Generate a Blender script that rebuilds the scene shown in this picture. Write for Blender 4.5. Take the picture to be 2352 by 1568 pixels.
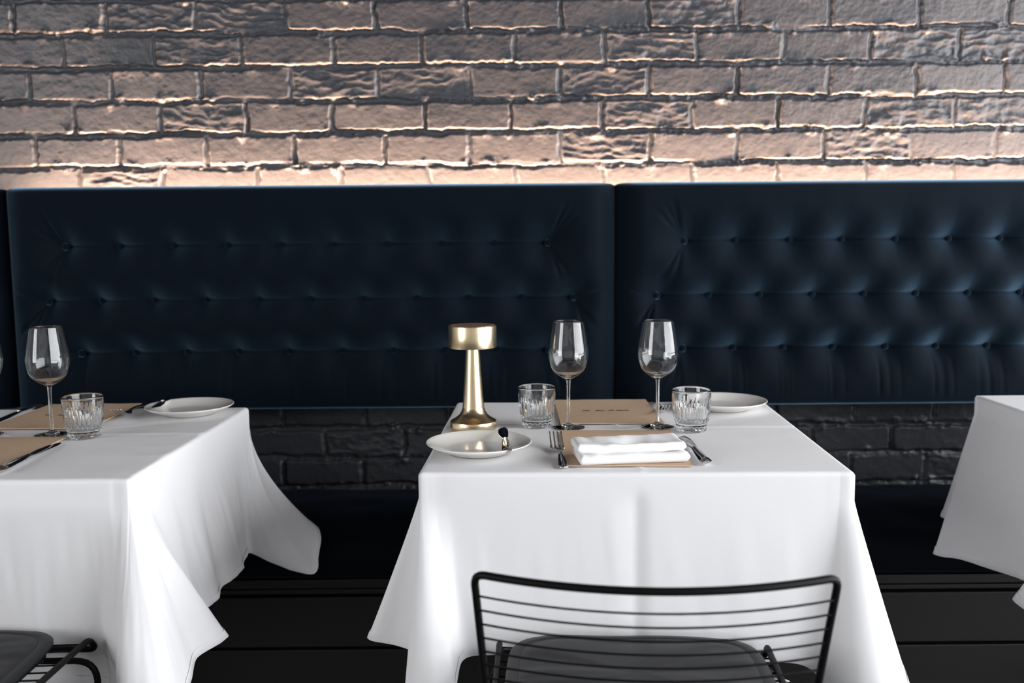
import bpy, bmesh, math, random
import numpy as np
from mathutils import Matrix, Vector
for _o in list(bpy.data.objects): bpy.data.objects.remove(_o)
SC = bpy.context.scene
COL = SC.collection
PI = math.pi
rng = random.Random(11)

# ------------------------------------------------------------------ camera, exposure, daylight
F_PX, PITCH, ROLL = 2200.0, math.radians(6.46), math.radians(0.5)
cam_d = bpy.data.cameras.new('camera'); cam = bpy.data.objects.new('camera', cam_d); COL.objects.link(cam)
cam_d.sensor_width = 36.0; cam_d.lens = F_PX / 2352 * 36.0; cam_d.clip_start = 0.05
fw = Vector((0, math.cos(PITCH), -math.sin(PITCH))); up = Vector((0, math.sin(PITCH), math.cos(PITCH))); rt = Vector((1, 0, 0))
r2 = rt*math.cos(ROLL) - up*math.sin(ROLL); u2 = up*math.cos(ROLL) + rt*math.sin(ROLL)
M = Matrix((r2, u2, -fw)).transposed().to_4x4(); M.translation = (0, -2.644, 1.15)
cam.matrix_world = M
cam_d.dof.use_dof = True; cam_d.dof.focus_distance = 1.78; cam_d.dof.aperture_fstop = 3.2
SC.camera = cam
SC.view_settings.view_transform = 'Standard'; SC.view_settings.look = 'None'
SC.view_settings.exposure = 0.02; SC.view_settings.gamma = 1.0; SC.view_settings.use_curve_mapping = False
SC.cycles.max_bounces = 14; SC.cycles.transmission_bounces = 14; SC.cycles.glossy_bounces = 6; SC.cycles.diffuse_bounces = 5
SC.cycles.transparent_max_bounces = 12; SC.cycles.sample_clamp_indirect = 6.0

world = bpy.data.worlds.new('world'); SC.world = world; world.use_nodes = True
wb = world.node_tree.nodes['Background']; wb.inputs[0].default_value = (0.75, 0.86, 1.0, 1); wb.inputs[1].default_value = 1.2

def area(name, loc, rot, sx, sy, power, color):
    l = bpy.data.lights.new(name, 'AREA'); l.shape = 'RECTANGLE'; l.size = sx; l.size_y = sy; l.energy = power; l.color = color
    o = bpy.data.objects.new(name, l); o.location = loc; o.rotation_euler = rot; COL.objects.link(o); return o
# daylight arriving through the window openings of the right and left walls
area('window_daylight', (2.92, -2.72, 1.42), (0, PI/2, 0), 2.66, 4.6, 405, (0.985, 0.985, 1.0))

area('left_window_daylight', (-3.62, -3.9, 1.65), (0, -PI/2, 0), 2.2, 2.4, 120, (1.0, .975, .96))

# ------------------------------------------------------------------ helpers
def tag(o, label=None, cat=None, group=None, kind=None):
    if label: o['label'] = label
    if cat: o['category'] = cat
    if group: o['group'] = group
    if kind: o['kind'] = kind
    return o
def link(o, parent=None):
    COL.objects.link(o)
    if parent is not None: o.parent = parent
    return o
def thing(name, label, cat, loc=(0,0,0), rz=0.0, group=None):
    o = bpy.data.objects.new(name, None); o.empty_display_size = 0.05
    o.location = loc; o.rotation_euler = (0, 0, rz); COL.objects.link(o)
    return tag(o, label, cat, group)
def np_mesh(name, V, faces, smooth=True):
    me = bpy.data.meshes.new(name)
    V = np.asarray(V, np.float32)
    if isinstance(faces, np.ndarray):
        n = len(faces); k = faces.shape[1]
        me.vertices.add(len(V)); me.vertices.foreach_set('co', V.ravel())
        me.loops.add(n*k); me.loops.foreach_set('vertex_index', faces.astype(np.int32).ravel())
        me.polygons.add(n); me.polygons.foreach_set('loop_start', np.arange(0, n*k, k, dtype=np.int32))
        me.update(calc_edges=True); me.validate()
    else:
        me.from_pydata([tuple(v) for v in V], [], [tuple(f) for f in faces])
    me.polygons.foreach_set('use_smooth', np.full(len(me.polygons), smooth, dtype=bool))
    me.update()
    return me
class MB:
    """collects pieces into one mesh"""
    def __init__(s): s.v = []; s.f = []
    def add(s, V, Fs):
        o = len(s.v); s.v += [tuple(map(float, v)) for v in V]; s.f += [tuple(int(i)+o for i in f) for f in Fs]; return s
    def box(s, c, d, b=0.0):
        bm = bmesh.new(); bmesh.ops.create_cube(bm, size=1.0)
        for v in bm.verts: v.co = Vector((c[0]+v.co.x*d[0], c[1]+v.co.y*d[1], c[2]+v.co.z*d[2]))
        if b: bmesh.ops.bevel(bm, geom=bm.edges[:], offset=b, segments=3, profile=0.5, affect='EDGES')
        bm.verts.index_update(); s.add([v.co for v in bm.verts], [[v.index for v in f.verts] for f in bm.faces]); bm.free(); return s
    def tube(s, pts, r, closed=False, n=10):
        P = [Vector(p) for p in pts]; m = len(P); R = r if isinstance(r, (list, tuple)) else [r]*m
        V = []; nrm = None
        for i in range(m):
            a = P[(i-1) % m] if (closed or i > 0) else P[0]; b = P[(i+1) % m] if (closed or i < m-1) else P[-1]
            t = (b-a).normalized()
            if nrm is None:
                nrm = t.orthogonal().normalized()
            nrm = (nrm - t*nrm.dot(t)).normalized(); bi = t.cross(nrm)
            for k in range(n):
                th = 2*PI*k/n; V.append(P[i] + (nrm*math.cos(th) + bi*math.sin(th))*R[i])
        Fs = []
        for i in range(m if closed else m-1):
            j = (i+1) % m
            sh = 0
            if closed and j == 0:
                d = [(V[k]-V[i*n]).length for k in range(n)]; sh = d.index(min(d))
            for k in range(n): Fs.append((i*n+k, i*n+(k+1) % n, j*n+(k+1+sh) % n, j*n+(k+sh) % n))
        if not closed: Fs += [tuple(range(n))[::-1], tuple(range((m-1)*n, m*n))]
        return s.add(V, Fs)
    def sweep(s, pts, ws, ts, n=12, e=2.6, side=(1,0,0)):
        """loft of superellipse sections (half width w along `side`, half thickness t)"""
        P = [Vector(p) for p in pts]; m = len(P); sd = Vector(side); V = []
        for i in range(m):
            t = (P[min(i+1, m-1)] - P[max(i-1, 0)]).normalized()
            a = (sd - t*sd.dot(t)).normalized(); b = t.cross(a)
            for k in range(n):
                th = 2*PI*k/n; c, q = math.cos(th), math.sin(th)
                V.append(P[i] + a*ws[i]*math.copysign(abs(c)**(2/e), c) + b*ts[i]*math.copysign(abs(q)**(2/e), q))
        Fs = [(i*n+k, i*n+(k+1) % n, (i+1)*n+(k+1) % n, (i+1)*n+k) for i in range(m-1) for k in range(n)]
        Fs += [tuple(range(n))[::-1], tuple(range((m-1)*n, m*n))]
        return s.add(V, Fs)
    def lathe(s, prof, n=48, rad=None, caps=False):
        """prof: (r,z) list; rad(r,z,theta) may modulate the radius"""
        V = []; m = len(prof)
        for r, z in prof:
            for k in range(n):
                th = 2*PI*k/n; q = rad(r, z, th) if rad else r
                V.append((q*math.cos(th), q*math.sin(th), z))
        Fs = [(i*n+k, i*n+(k+1) % n, (i+1)*n+(k+1) % n, (i+1)*n+k) for i in range(m-1) for k in range(n)]
        return s.add(V, Fs)
    def build(s, name, mat, parent=None, smooth=True, angle=None):
        me = np_mesh(name, s.v, s.f, smooth)
        bm = bmesh.new(); bm.from_mesh(me); bmesh.ops.remove_doubles(bm, verts=bm.verts, dist=1e-6)
        bmesh.ops.recalc_face_normals(bm, faces=bm.faces); bm.to_mesh(me); bm.free()
        me.materials.append(mat)
        if angle is not None: me.set_sharp_from_angle(angle=math.radians(angle))
        return link(bpy.data.objects.new(name, me), parent)
def grid_faces(nu, nv):
    i = np.arange(nu-1)[:, None]*nv + np.arange(nv-1)[None, :]
    return np.stack([i, i+nv, i+nv+1, i+1], -1).reshape(-1, 4)
def crom(P, n, closed=False):
    """Catmull-Rom through P (k,d) -> n points, about uniform in parameter"""
    P = np.asarray(P, float); k = len(P)
    t = np.linspace(0, k if closed else k-1, n, endpoint=not closed); i = np.minimum(t.astype(int), k-1 if closed else k-2); f = (t-i)[:, None]
    g = (lambda j: P[j % k]) if closed else (lambda j: P[np.clip(j, 0, k-1)])
    a, b, c, d = g(i-1), g(i), g(i+1), g(i+2)
    return 0.5*((2*b) + (c-a)*f + (2*a-5*b+4*c-d)*f**2 + (-a+3*b-3*c+d)*f**3)
def fillet(P, r, n=6, closed=False):
    P = [Vector(p) for p in P]; out = []; m = len(P)
    for i in range(m):
        if not closed and i in (0, m-1): out.append(P[i]); continue
        a, b, c = P[(i-1) % m], P[i], P[(i+1) % m]
        u, w = (a-b), (c-b); rr = min(r, u.length*.49, w.length*.49)
        p, q = b+u.normalized()*rr, b+w.normalized()*rr
        for k in range(n+1):
            t = k/n; out.append(p*(1-t)**2 + b*2*t*(1-t) + q*t*t)
    return out
def hashlat(ix, iy, seed):
    h = (ix.astype(np.int64)*374761393 + iy.astype(np.int64)*668265263 + seed*974711) & 0x7fffffff
    h = ((h ^ (h >> 13))*1274126177) & 0x7fffffff
    return ((h ^ (h >> 16)) & 0xffff)/65535.0*2-1
def vnoise(x, y, seed=0):
    x = np.asarray(x, float); y = np.asarray(y, float)
    ix, iy = np.floor(x).astype(int), np.floor(y).astype(int); fx, fy = x-ix, y-iy
    sx, sy = fx*fx*fx*(fx*(fx*6-15)+10), fy*fy*fy*(fy*(fy*6-15)+10)
    a, b, c, d = hashlat(ix, iy, seed), hashlat(ix+1, iy, seed), hashlat(ix, iy+1, seed), hashlat(ix+1, iy+1, seed)
    return (a*(1-sx)+b*sx)*(1-sy) + (c*(1-sx)+d*sx)*sy
def fbm(x, y, oct=4, seed=0):
    s = 0; a = 1.0; t = 0
    for k in range(oct): s = s + a*vnoise(x*2**k, y*2**k, seed+k*17); t += a; a *= .5
    return s/t
def sstep(a, b, x):
    t = np.clip((x-a)/(b-a), 0, 1); return t*t*(3-2*t)

# ------------------------------------------------------------------ materials
def mat(name, col, rough=.5, metal=0.0, **kw):
    m = bpy.data.materials.new(name); m.use_nodes = True; b = m.node_tree.nodes['Principled BSDF']
    b.inputs['Base Color'].default_value = (*col, 1); b.inputs['Roughness'].default_value = rough; b.inputs['Metallic'].default_value = metal
    for k, v in kw.items(): b.inputs[k.replace('_', ' ')].default_value = v
    return m
def noise_bump(m, scale, strength, dist=0.001, detail=4, stretch=None, rough_var=None, col_var=None):
    nt = m.node_tree; b = nt.nodes['Principled BSDF']
    tc = nt.nodes.new('ShaderNodeTexCoord'); mp = nt.nodes.new('ShaderNodeMapping'); nz = nt.nodes.new('ShaderNodeTexNoise'); bp = nt.nodes.new('ShaderNodeBump')
    nt.links.new(tc.outputs['Object'], mp.inputs['Vector']); nt.links.new(mp.outputs['Vector'], nz.inputs['Vector'])
    if stretch: mp.inputs['Scale'].default_value = stretch
    nz.inputs['Scale'].default_value = scale; nz.inputs['Detail'].default_value = detail
    nt.links.new(nz.outputs['Fac'], bp.inputs['Height']); bp.inputs['Strength'].default_value = strength; bp.inputs['Distance'].default_value = dist
    nt.links.new(bp.outputs['Normal'], b.inputs['Normal'])
    if col_var:
        rp = nt.nodes.new('ShaderNodeValToRGB'); rp.color_ramp.elements[0].color = (*col_var[0], 1); rp.color_ramp.elements[1].color = (*col_var[1], 1)
        rp.color_ramp.elements[0].position = .3; rp.color_ramp.elements[1].position = .7
        nt.links.new(nz.outputs['Fac'], rp.inputs['Fac']); nt.links.new(rp.outputs['Color'], b.inputs['Base Color'])
    return m
PAINT = noise_bump(mat('grey_painted_brick', (.050, .052, .060), .36), 260, .5, .0012, 5)
PLASTER = noise_bump(mat('dark_plaster', (.42, .42, .42), .8), 30, .2)
CEIL = mat('dark_ceiling', (.03, .03, .032), .9)
FLOORM = noise_bump(mat('dark_floor', (.03, .028, .026), .5), 40, .2)
FRAMEM = mat('black_window_frame', (.01, .01, .012), .4)
VELVET = mat('navy_velvet', (.0012, .0030, .0062), .7, 0, Sheen_Weight=1.0, Sheen_Roughness=.36, Sheen_Tint=(.40, .70, 1.0, 1), Specular_IOR_Level=.05)
noise_bump(VELVET, 420, .35, .0008, 3)
def nap(m, v):
    # brushed pile: the fibres all lean one way, so the cloth shades as if its surface leaned with them
    nt = m.node_tree; b = nt.nodes['Principled BSDF']; src = b.inputs['Normal'].links[0].from_socket
    a = nt.nodes.new('ShaderNodeVectorMath'); a.operation = 'ADD'; a.inputs[1].default_value = v
    n = nt.nodes.new('ShaderNodeVectorMath'); n.operation = 'NORMALIZE'
    nt.links.new(src, a.inputs[0]); nt.links.new(a.outputs[0], n.inputs[0]); nt.links.new(n.outputs[0], b.inputs['Normal'])
nap(VELVET, (.08, 0, -.08))
SEATV = mat('seat_velvet', (.0010, .0018, .0036), .8, 0, Sheen_Weight=.12, Sheen_Roughness=.4, Sheen_Tint=(.12, .18, .28, 1), Specular_IOR_Level=.1)
TIMBER = noise_bump(mat('black_timber', (.0085, .0082, .0076), .45, 0, Specular_IOR_Level=.3), 18, .25, .001, 5, (1, 12, 12))
STEEL_BLK = mat('black_powder_coat', (.003, .003, .0032), .5, 0, Specular_IOR_Level=.12)
WIREM = mat('black_wire', (.003, .003, .0035), .6, 0, Specular_IOR_Level=.1)
LEATHER = noise_bump(mat('charcoal_leather', (.0042, .0048, .0054), .45, 0, Specular_IOR_Level=.3), 500, .25, .0006, 3)
STITCH = mat('black_stitch', (.008, .008, .009), .6)
LABELM = mat('white_care_label', (.75, .75, .73), .7)
INK = mat('black_ink', (.012, .012, .014), .7)
def cloth_mat():
    m = mat('white_linen', (.84, .84, .85), .85, 0, Sheen_Weight=.08, Specular_IOR_Level=.2); nt = m.node_tree
    noise_bump(m, 900, .12, .0004, 2)
    b = nt.nodes['Principled BSDF']; out = nt.nodes['Material Output']
    tr = nt.nodes.new('ShaderNodeBsdfTranslucent'); tr.inputs[0].default_value = (.8, .8, .8, 1); mx = nt.nodes.new('ShaderNodeMixShader'); mx.inputs[0].default_value = .16
    nt.links.new(b.outputs[0], mx.inputs[1]); nt.links.new(tr.outputs[0], mx.inputs[2]); nt.links.new(mx.outputs[0], out.inputs[0])
    return m
CLOTH = cloth_mat()
NAPKINM = noise_bump(mat('white_napkin_linen', (.78, .78, .78), .85), 700, .15, .0004, 2)
KRAFT = noise_bump(mat('kraft_card', (.50, .36, .25), .75), 220, .1, .0003, 4, None, None, ((.50, .35, .235), (.57, .405, .275)))
BRASS = noise_bump(mat('brushed_brass', (.70, .56, .36), .24, 1.0, Anisotropic=.6), 60, .08, .0004, 2, (14, 14, .6))
BRASSTOP = noise_bump(mat('dark_perforated_top', (.28, .2, .14), .45, .8), 900, .6, .001, 1)
CHROME = mat('polished_cutlery_steel', (.62, .60, .59), .1, 1.0)
PORC = mat('cream_porcelain', (.80, .785, .745), .12, 0, Coat_Weight=.4, Coat_Roughness=.05)
WOOD = noise_bump(mat('dark_table_wood', (.06, .045, .035), .5), 20, .2, .001, 4, (1, 10, 1))
def glass_mat(name, rough=0.0):
    m = bpy.data.materials.new(name); m.use_nodes = True; nt = m.node_tree; nt.nodes.remove(nt.nodes['Principled BSDF'])
    g = nt.nodes.new('ShaderNodeBsdfGlass'); g.inputs['Roughness'].default_value = rough; g.inputs['IOR'].default_value = 1.5; g.inputs['Color'].default_value = (.985, .99, .99, 1)
    nt.links.new(g.outputs[0], nt.nodes['Material Output'].inputs[0]); return m
GLASS = glass_mat('clear_glass')
def emis(name, col, s):
    m = bpy.data.materials.new(name); m.use_nodes = True; b = m.node_tree.nodes['Principled BSDF']
    b.inputs['Base Color'].default_value = (*col, 1); b.inputs['Emission Color'].default_value = (*col, 1); b.inputs['Emission Strength'].default_value = s; return m

# ------------------------------------------------------------------ the room shell
def struct(name, mb, m):
    o = mb.build(name, m, smooth=False); o['kind'] = 'structure'; return o
X0, X1, Y0, Y1, ZC = -3.4, 2.7, -5.9, 0.02, 3.1
struct('floor', MB().box(((X0+X1)/2, (Y0+.2)/2, -.05), (X1-X0+.4, -Y0+.4, .1)), FLOORM)
struct('ceiling', MB().box(((X0+X1)/2, (Y0+.2)/2, ZC+.05), (X1-X0+.4, -Y0+.4, .1)), CEIL)
lw0, lw1, lz0, lz1 = -5.2, -2.6, .5, 2.75
w = MB()
w.box((X0-.06, (lw1+.1)/2, ZC/2), (.12, .1-lw1, ZC)); w.box((X0-.06, (Y0+lw0)/2, ZC/2), (.12, lw0-Y0, ZC))
w.box((X0-.06, (lw0+lw1)/2, lz0/2), (.12, lw1-lw0, lz0)); w.box((X0-.06, (lw0+lw1)/2, (lz1+ZC)/2), (.12, lw1-lw0, ZC-lz1))
struct('wall_left', w, PLASTER)
f = MB()
for k in range(4): f.box((X0-.06, lw0+.03+k*(lw1-lw0-.06)/3, (lz0+lz1)/2), (.06, .05, lz1-lz0))
for z in (lz0+.03, lz1-.03): f.box((X0-.06, (lw0+lw1)/2, z), (.07, lw1-lw0, .05))
struct('window_2', f, FRAMEM)
wy0, wy1, wz0, wz1 = -5.05, -.4, .10, 2.75
w = MB()
w.box((X1+.06, (wy1+.1)/2, ZC/2), (.12, .1-wy1, ZC)); w.box((X1+.06, (Y0+wy0)/2, ZC/2), (.12, wy0-Y0, ZC))
w.box((X1+.06, (wy0+wy1)/2, wz0/2), (.12, wy1-wy0, wz0)); w.box((X1+.06, (wy0+wy1)/2, (wz1+ZC)/2), (.12, wy1-wy0, ZC-wz1))
struct('wall_right', w, PLASTER)
f = MB()
for k in range(14):
    y = wy0 + .03 + k*(wy1-wy0-.06)/13; f.box((X1+.06, y, (wz0+wz1)/2), (.06, .045, wz1-wz0))
for z in (wz0+.03, wz1-.03, wz0+.75): f.box((X1+.06, (wy0+wy1)/2, z), (.07, wy1-wy0, .05))
struct('window_1', f, FRAMEM)
struct('wall_rear', MB().box(((X0+X1)/2, Y0-.06, ZC/2), (X1-X0, .12, ZC)), PLASTER)

# ------------------------------------------------------------------ painted brick wall (one modelled relief)
def brick_wall():
    zj = [0.447-.0815*k for k in range(6, 0, -1)] + [.447, .528, .609, .692, .7725, .853, .933, 1.013, 1.094, 1.174, 1.2545, 1.335, 1.422, 1.509, 1.598, 1.687] + [1.775+.088*k for k in range(16)]
    known = {1.687: [-1.324, -1.08, -.839, -.599, -.358, -.115, .14, .372, .612, .859, 1.097, 1.335],
             1.598: [-1.198, -.956, -.718, -.47, -.235, .013, .256, .504, .736, .969, 1.208],
             1.509: [-1.296, -1.071, -.832, -.59, -.357, -.107, .134, .373, .615, .858, 1.097, 1.332],
             1.422: [-1.178, -.947, -.713, -.479, -.229, .003, .248, .491, .725, .961, 1.2],
             1.335: [-1.288, -1.057, -.823, -.583, -.339, -.11, .136, .381, .615, .85, 1.088, 1.317],
             1.2545: [-1.17, -.946, -.688, -.46, -.223, .013, .251, .496, .726, .969, 1.207],
             .609: [-.88, -.642, -.414, -.18, .05, .28, .51, .735, .955, 1.182], .528: [-.765, -.53, -.304, -.07, .16, .39, .61, .84, 1.064],
             .447: [-.88, -.646, -.421, -.19, .05, .28, .51, .735, .952, 1.163]}
    def ax(spans):
        out = []
        for a, b, s in spans: n = max(1, int(round((b-a)/s))); out += list(np.linspace(a, b, n, endpoint=False))
        return np.array(out + [spans[-1][1]])
    xs = ax([(X0, -2.2, .03), (-2.2, -1.5, .008), (-1.5, 1.5, .0029), (1.5, 2.1, .008), (2.1, X1, .03)])
    zs = ax([(0, .42, .03), (.42, .71, .0032), (.71, 1.2, .03), (1.2, 1.83, .0027), (1.83, 2.2, .008), (2.2, ZC, .03)])
    X, Z = np.meshgrid(xs, zs, indexing='ij')
    xw = X + .0060*fbm(X*20, Z*24, 3, 3) + .0030*fbm(X*75, Z*75, 2, 4); zw = Z + .0060*fbm(X*15, Z*24, 3, 7) + .0034*fbm(X*65, Z*80, 2, 8)
    H = np.zeros_like(X)
    r = np.clip(np.searchsorted(zj, zw, side='right')-1, 0, len(zj)-2)
    zj = np.array(zj)
    for k in range(len(zj)-1):
        m = r == k
        if not m.any(): continue
        z0, z1 = zj[k], zj[k+1]
        js = known.get(round(float(z0), 4))
        if js is None: js = [(-.06 if k % 2 else .06) + .24*i for i in range(-5, 6)]
        js = list(js)
        while js[0] > X0-.3: js.insert(0, js[0]-.24)
        while js[-1] < X1+.3: js.append(js[-1]+.24)
        js = np.array(js)
        b = np.searchsorted(js, xw[m], side='right')-1
        a0, a1 = js[b], js[b+1]
        R2 = np.random.RandomState(100+k); nb = len(js)
        off = R2.uniform(-.003, .003, nb)[b]; tl = R2.uniform(-.022, .022, nb)[b]; tz = R2.uniform(-.03, .03, nb)[b]
        roughb = (R2.uniform(0, 1, nb) < .22)[b]; ph = R2.uniform(0, 6, nb)[b]; jd = R2.uniform(.25, 1, nb)
        jw = .0042 + .001*vnoise(xw[m]*9, zw[m]*9, 31)
        hx = (a1-a0)/2; hz = (z1-z0)/2
        qx = np.abs(xw[m]-(a0+a1)/2) - (hx-jw); qz = np.abs(zw[m]-(z0+z1)/2) - (hz-jw*1.25)
        rad = .006
        d = -(np.minimum(np.maximum(qx+rad, qz+rad), 0) + np.hypot(np.maximum(qx+rad, 0), np.maximum(qz+rad, 0)) - rad)
        # shallow vertical joints are partly filled with paint
        fill = np.where(xw[m] > (a0+a1)/2, jd[np.minimum(b+1, nb-1)], jd[b]); vert = qx > qz
        face = sstep(-.0015, .0055, d)
        dep = np.where(vert, .003+.007*fill, .0118-.0085*sstep(-.1, .75, vnoise(xw[m]*5.5, zw[m]*6+k, 33)))
        h = face*dep + (.0115-dep)
        h += face*(off + tl*(xw[m]-(a0+a1)/2) + tz*(zw[m]-(z0+z1)/2))
        # ragged, split brick faces
        u = xw[m]-(a0+a1)/2; v = zw[m]-(z0+z1)/2
        wv = v + .9*u*u*np.sin(ph) + .10*u*np.cos(ph*1.7) + .020*fbm(xw[m]*14, zw[m]*20, 3, 41)
        rid = np.abs(((wv*48+ph) % 1.0)-.5)*2
        h += np.where(roughb, 1, 0)*sstep(.0, .012, d)*(.0035*(rid**1.5)*(.5+.5*vnoise(xw[m]*14, zw[m]*20, 44)) - .002 + .0045*fbm(xw[m]*26, zw[m]*45, 3, 43))
        H[m] = h
    H += .0011*fbm(X*12, Z*14, 3, 51) + .0007*fbm(X*55, Z*65, 3, 52) + .0004*fbm(X*170, Z*190, 2, 53)
    # smeared mortar lumps along the bed joints
    R = np.random.RandomState(5)
    for zc in zj:
        if not (.4 < zc < .75 or 1.2 < zc < 2.0): continue
        for _ in range(80):
            cx = R.uniform(-1.7, 1.7); cz = zc + R.uniform(-.012, .012); s = R.uniform(.003, .010)*(1.6 if R.rand() < .1 else 1); a = R.uniform(.0015, .006)*(1.7 if R.rand() < .15 else 1)
            i0, i1 = np.searchsorted(xs, [cx-4*s, cx+4*s]); j0, j1 = np.searchsorted(zs, [cz-4*s, cz+4*s])
            if i1 <= i0 or j1 <= j0: continue
            dx = X[i0:i1, j0:j1]-cx; dz = Z[i0:i1, j0:j1]-cz; q = np.hypot(dx*R.uniform(.5, 1.1), dz)/s
            q = q*(1+.35*vnoise(X[i0:i1, j0:j1]*160, Z[i0:i1, j0:j1]*160, 61))
            H[i0:i1, j0:j1] += a*np.exp(-q*q)
    Y = .006 - H
    me = np_mesh('wall_back', np.stack([X, Y, Z], -1).reshape(-1, 3), grid_faces(len(xs), len(zs)))
    me.materials.append(PAINT)
    o = link(bpy.data.objects.new('wall_back', me)); o['kind'] = 'structure'
    return o
brick_wall()

# ------------------------------------------------------------------ tufted velvet backrest panels
PZ0, PZ1, PYF, PYB = .690, 1.279, -.152, -.085
def backrest(x0, x1, rows, label):
    root = thing('backrest_panel', label, 'bench back', ((x0+x1)/2, PYB, PZ0), 0, 'tufted backrest panels along the wall')
    xm = (x0+x1)/2
    def ax(a, b, s, e):
        n = int((b-a-2*e)/s); core = np.linspace(a+e, b-e, n); q = e*(1-np.cos(np.linspace(0, PI/2, 9)))[:-1]
        return np.concatenate([a+q, core, (b-q)[::-1]])
    us = ax(x0, x1, .0042, .035); vs = ax(PZ0, PZ1, .0042, .035)
    U, V = np.meshgrid(us, vs, indexing='ij')
    ex = np.minimum(U-x0, x1-U); ez = np.minimum(V-PZ0, PZ1-V)
    def prof(e, r): t = np.clip(e/r, 0, 1); return np.sqrt(np.clip(1-(1-t)**2, 0, 1))
    lift = (1-(1-np.clip(ex/.085, 0, 1))**2.6)*np.where(V-PZ0 < PZ1-V, prof(ez, .012), prof(ez, .016))
    B = [(bx, bz) for bz, l in rows for bx in l]
    dep = np.zeros_like(U)
    for bz, l in rows:
        inx = sstep(l[0]-.01, l[0]+.02, U)*(1-sstep(l[-1]-.02, l[-1]+.01, U))
        dep += inx*(.005*np.exp(-np.abs(V-bz)/.008) + .015*np.exp(-np.abs(V-bz)/.032))
    R = np.random.RandomState(int(abs(x0)*100))
    for i, (bx, bz) in enumerate(B):
        dx, dz = U-bx, V-bz; r = np.hypot(np.hypot(dx, dz), .010)
        dep = np.maximum(dep, 0) + .050*np.clip(1-r/.105, 0, 1)**2
        # a soft vertical tuck running up from each button
        dep += .0022*np.exp(-np.abs(dx)/.012)*np.exp(-np.abs(dz)/.05)
    for k, (bz, l) in enumerate(rows):           # gathered folds fanning from the end buttons to the edges
        for bx, sgn in ((l[0], -1), (l[-1], 1)):
            dx, dz = (U-bx)*sgn, V-bz; r = np.hypot(dx, dz)+1e-5; an = np.arctan2(dz, dx)
            for a0 in ((1.15, .95, .7) if k == 0 else (-1.25, -.95, .2)) + ((-1.3, -1.05) if k < 2 else ()):
                wd = .055+.05*R.rand()
                dep += .0055*np.exp(-((an-a0-.1*R.rand())/wd)**2)*np.exp(-((r-.055)/.045)**2)
    for bz, l in rows[-1:]:                      # vertical gathers below the bottom row
        for bx in l:
            for q in (-.03, -.012, .006, .022):
                c = bx + q + .01*R.randn(); dep += .0022*np.exp(-((U-c)/.0045)**2)*sstep(PZ0+.0, PZ0+.04, V)*(1-sstep(bz-.05, bz-.01, V))*R.uniform(.2, 1)
    und = .003*fbm(U*7, V*7, 3, 9)
    D = (-PYF+PYB)*1.0
    Y = PYB - .018 - (D-.018+.012)*lift + dep*sstep(0, .05, ex)*sstep(0, .05, ez) + und*lift
    Zp = V - .007*np.exp(-ex/.012)*np.where(V > (PZ0+PZ1)/2, 1, -1)*(np.abs(V-(PZ0+PZ1)/2)/((PZ1-PZ0)/2))**6
    P = np.stack([U-xm, Y-PYB, Zp-PZ0], -1); nu, nv = U.shape
    V3 = P.reshape(-1, 3); F4 = grid_faces(nu, nv)
    # side skirt and back
    idx = np.arange(nu*nv).reshape(nu, nv)
    ring = np.concatenate([idx[:, 0], idx[-1, 1:], idx[-2::-1, -1], idx[0, -2:0:-1]])
    back = V3[ring].copy(); back[:, 1] = 0
    n0 = len(V3); m = len(ring); k = np.arange(m); F5 = np.stack([ring, n0+k, n0+(k+1) % m, ring[(k+1) % m]], -1)
    V3 = np.concatenate([V3, back, [[0, 0, (PZ1-PZ0)/2]]])
    me = np_mesh('cushion', V3, np.concatenate([F4, F5])); me.materials.append(VELVET)
    bm = bmesh.new(); bm.from_mesh(me); bmesh.ops.recalc_face_normals(bm, faces=bm.faces)
    bm.to_mesh(me); bm.free()
    link(bpy.data.objects.new('cushion', me), root)
    MB().box((-(x1-x0)/2-.0015, -.004, (PZ1-PZ0)/2-.002), (.0029, .024, PZ1-PZ0-.012)).build('seam_light_block', TIMBER, root, False)  # added sliver blocking the strip's light from showing through the panel seam
    MB().box((0, .030, .230), (x1-x0-.02, .058, .455)).build('backing_light_stop', TIMBER, root, False)  # unseen board, added to keep the strip's glow off the wall below
    # covered buttons
    prof_b = [(.0001, .0068), (.004, .0064), (.0075, .0048), (.0098, .0018), (.0102, 0), (.0085, -.003), (.0001, -.004)]
    proto = None
    for bx, bz in B:
        i = np.argmin(np.abs(us-bx)); j = np.argmin(np.abs(vs-bz)); y = Y[i, j]-PYB
        if proto is None:
            mb = MB().lathe(prof_b, 20); proto = mb.build('button', VELVET, root); b = proto
        else:
            b = proto.copy(); COL.objects.link(b); b.parent = root
        b.rotation_euler = (PI/2, 0, 0); b.location = (bx-xm, y-.0045, bz-PZ0)
    return root
jit = random.Random(3)
def row(z, x0, step, n): return (z, [x0+step*i+jit.uniform(-.003, .003) for i in range(n)])
backrest(-1.322, .2705, [row(1.124, -1.168, .1408, 10), row(.981, -1.224, .1388, 11), row(.842, -1.140, .1375, 10)],
         'navy velvet button-tufted backrest panel behind the brass lamp, the darker one left of the seam')
backrest(.2735, 1.866, [row(1.126, .450, .1396, 10), row(.983, .382, .1376, 11), row(.842, .450, .1352, 10)],
         'navy velvet button-tufted backrest panel right of the seam, lit from the right')
backrest(-2.2, -1.325, [row(1.124, -2.05, .1408, 5), row(.981, -2.1, .1388, 6), row(.842, -2.05, .1375, 5)],
         'navy velvet backrest panel whose bright end shows at the far left edge')

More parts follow.
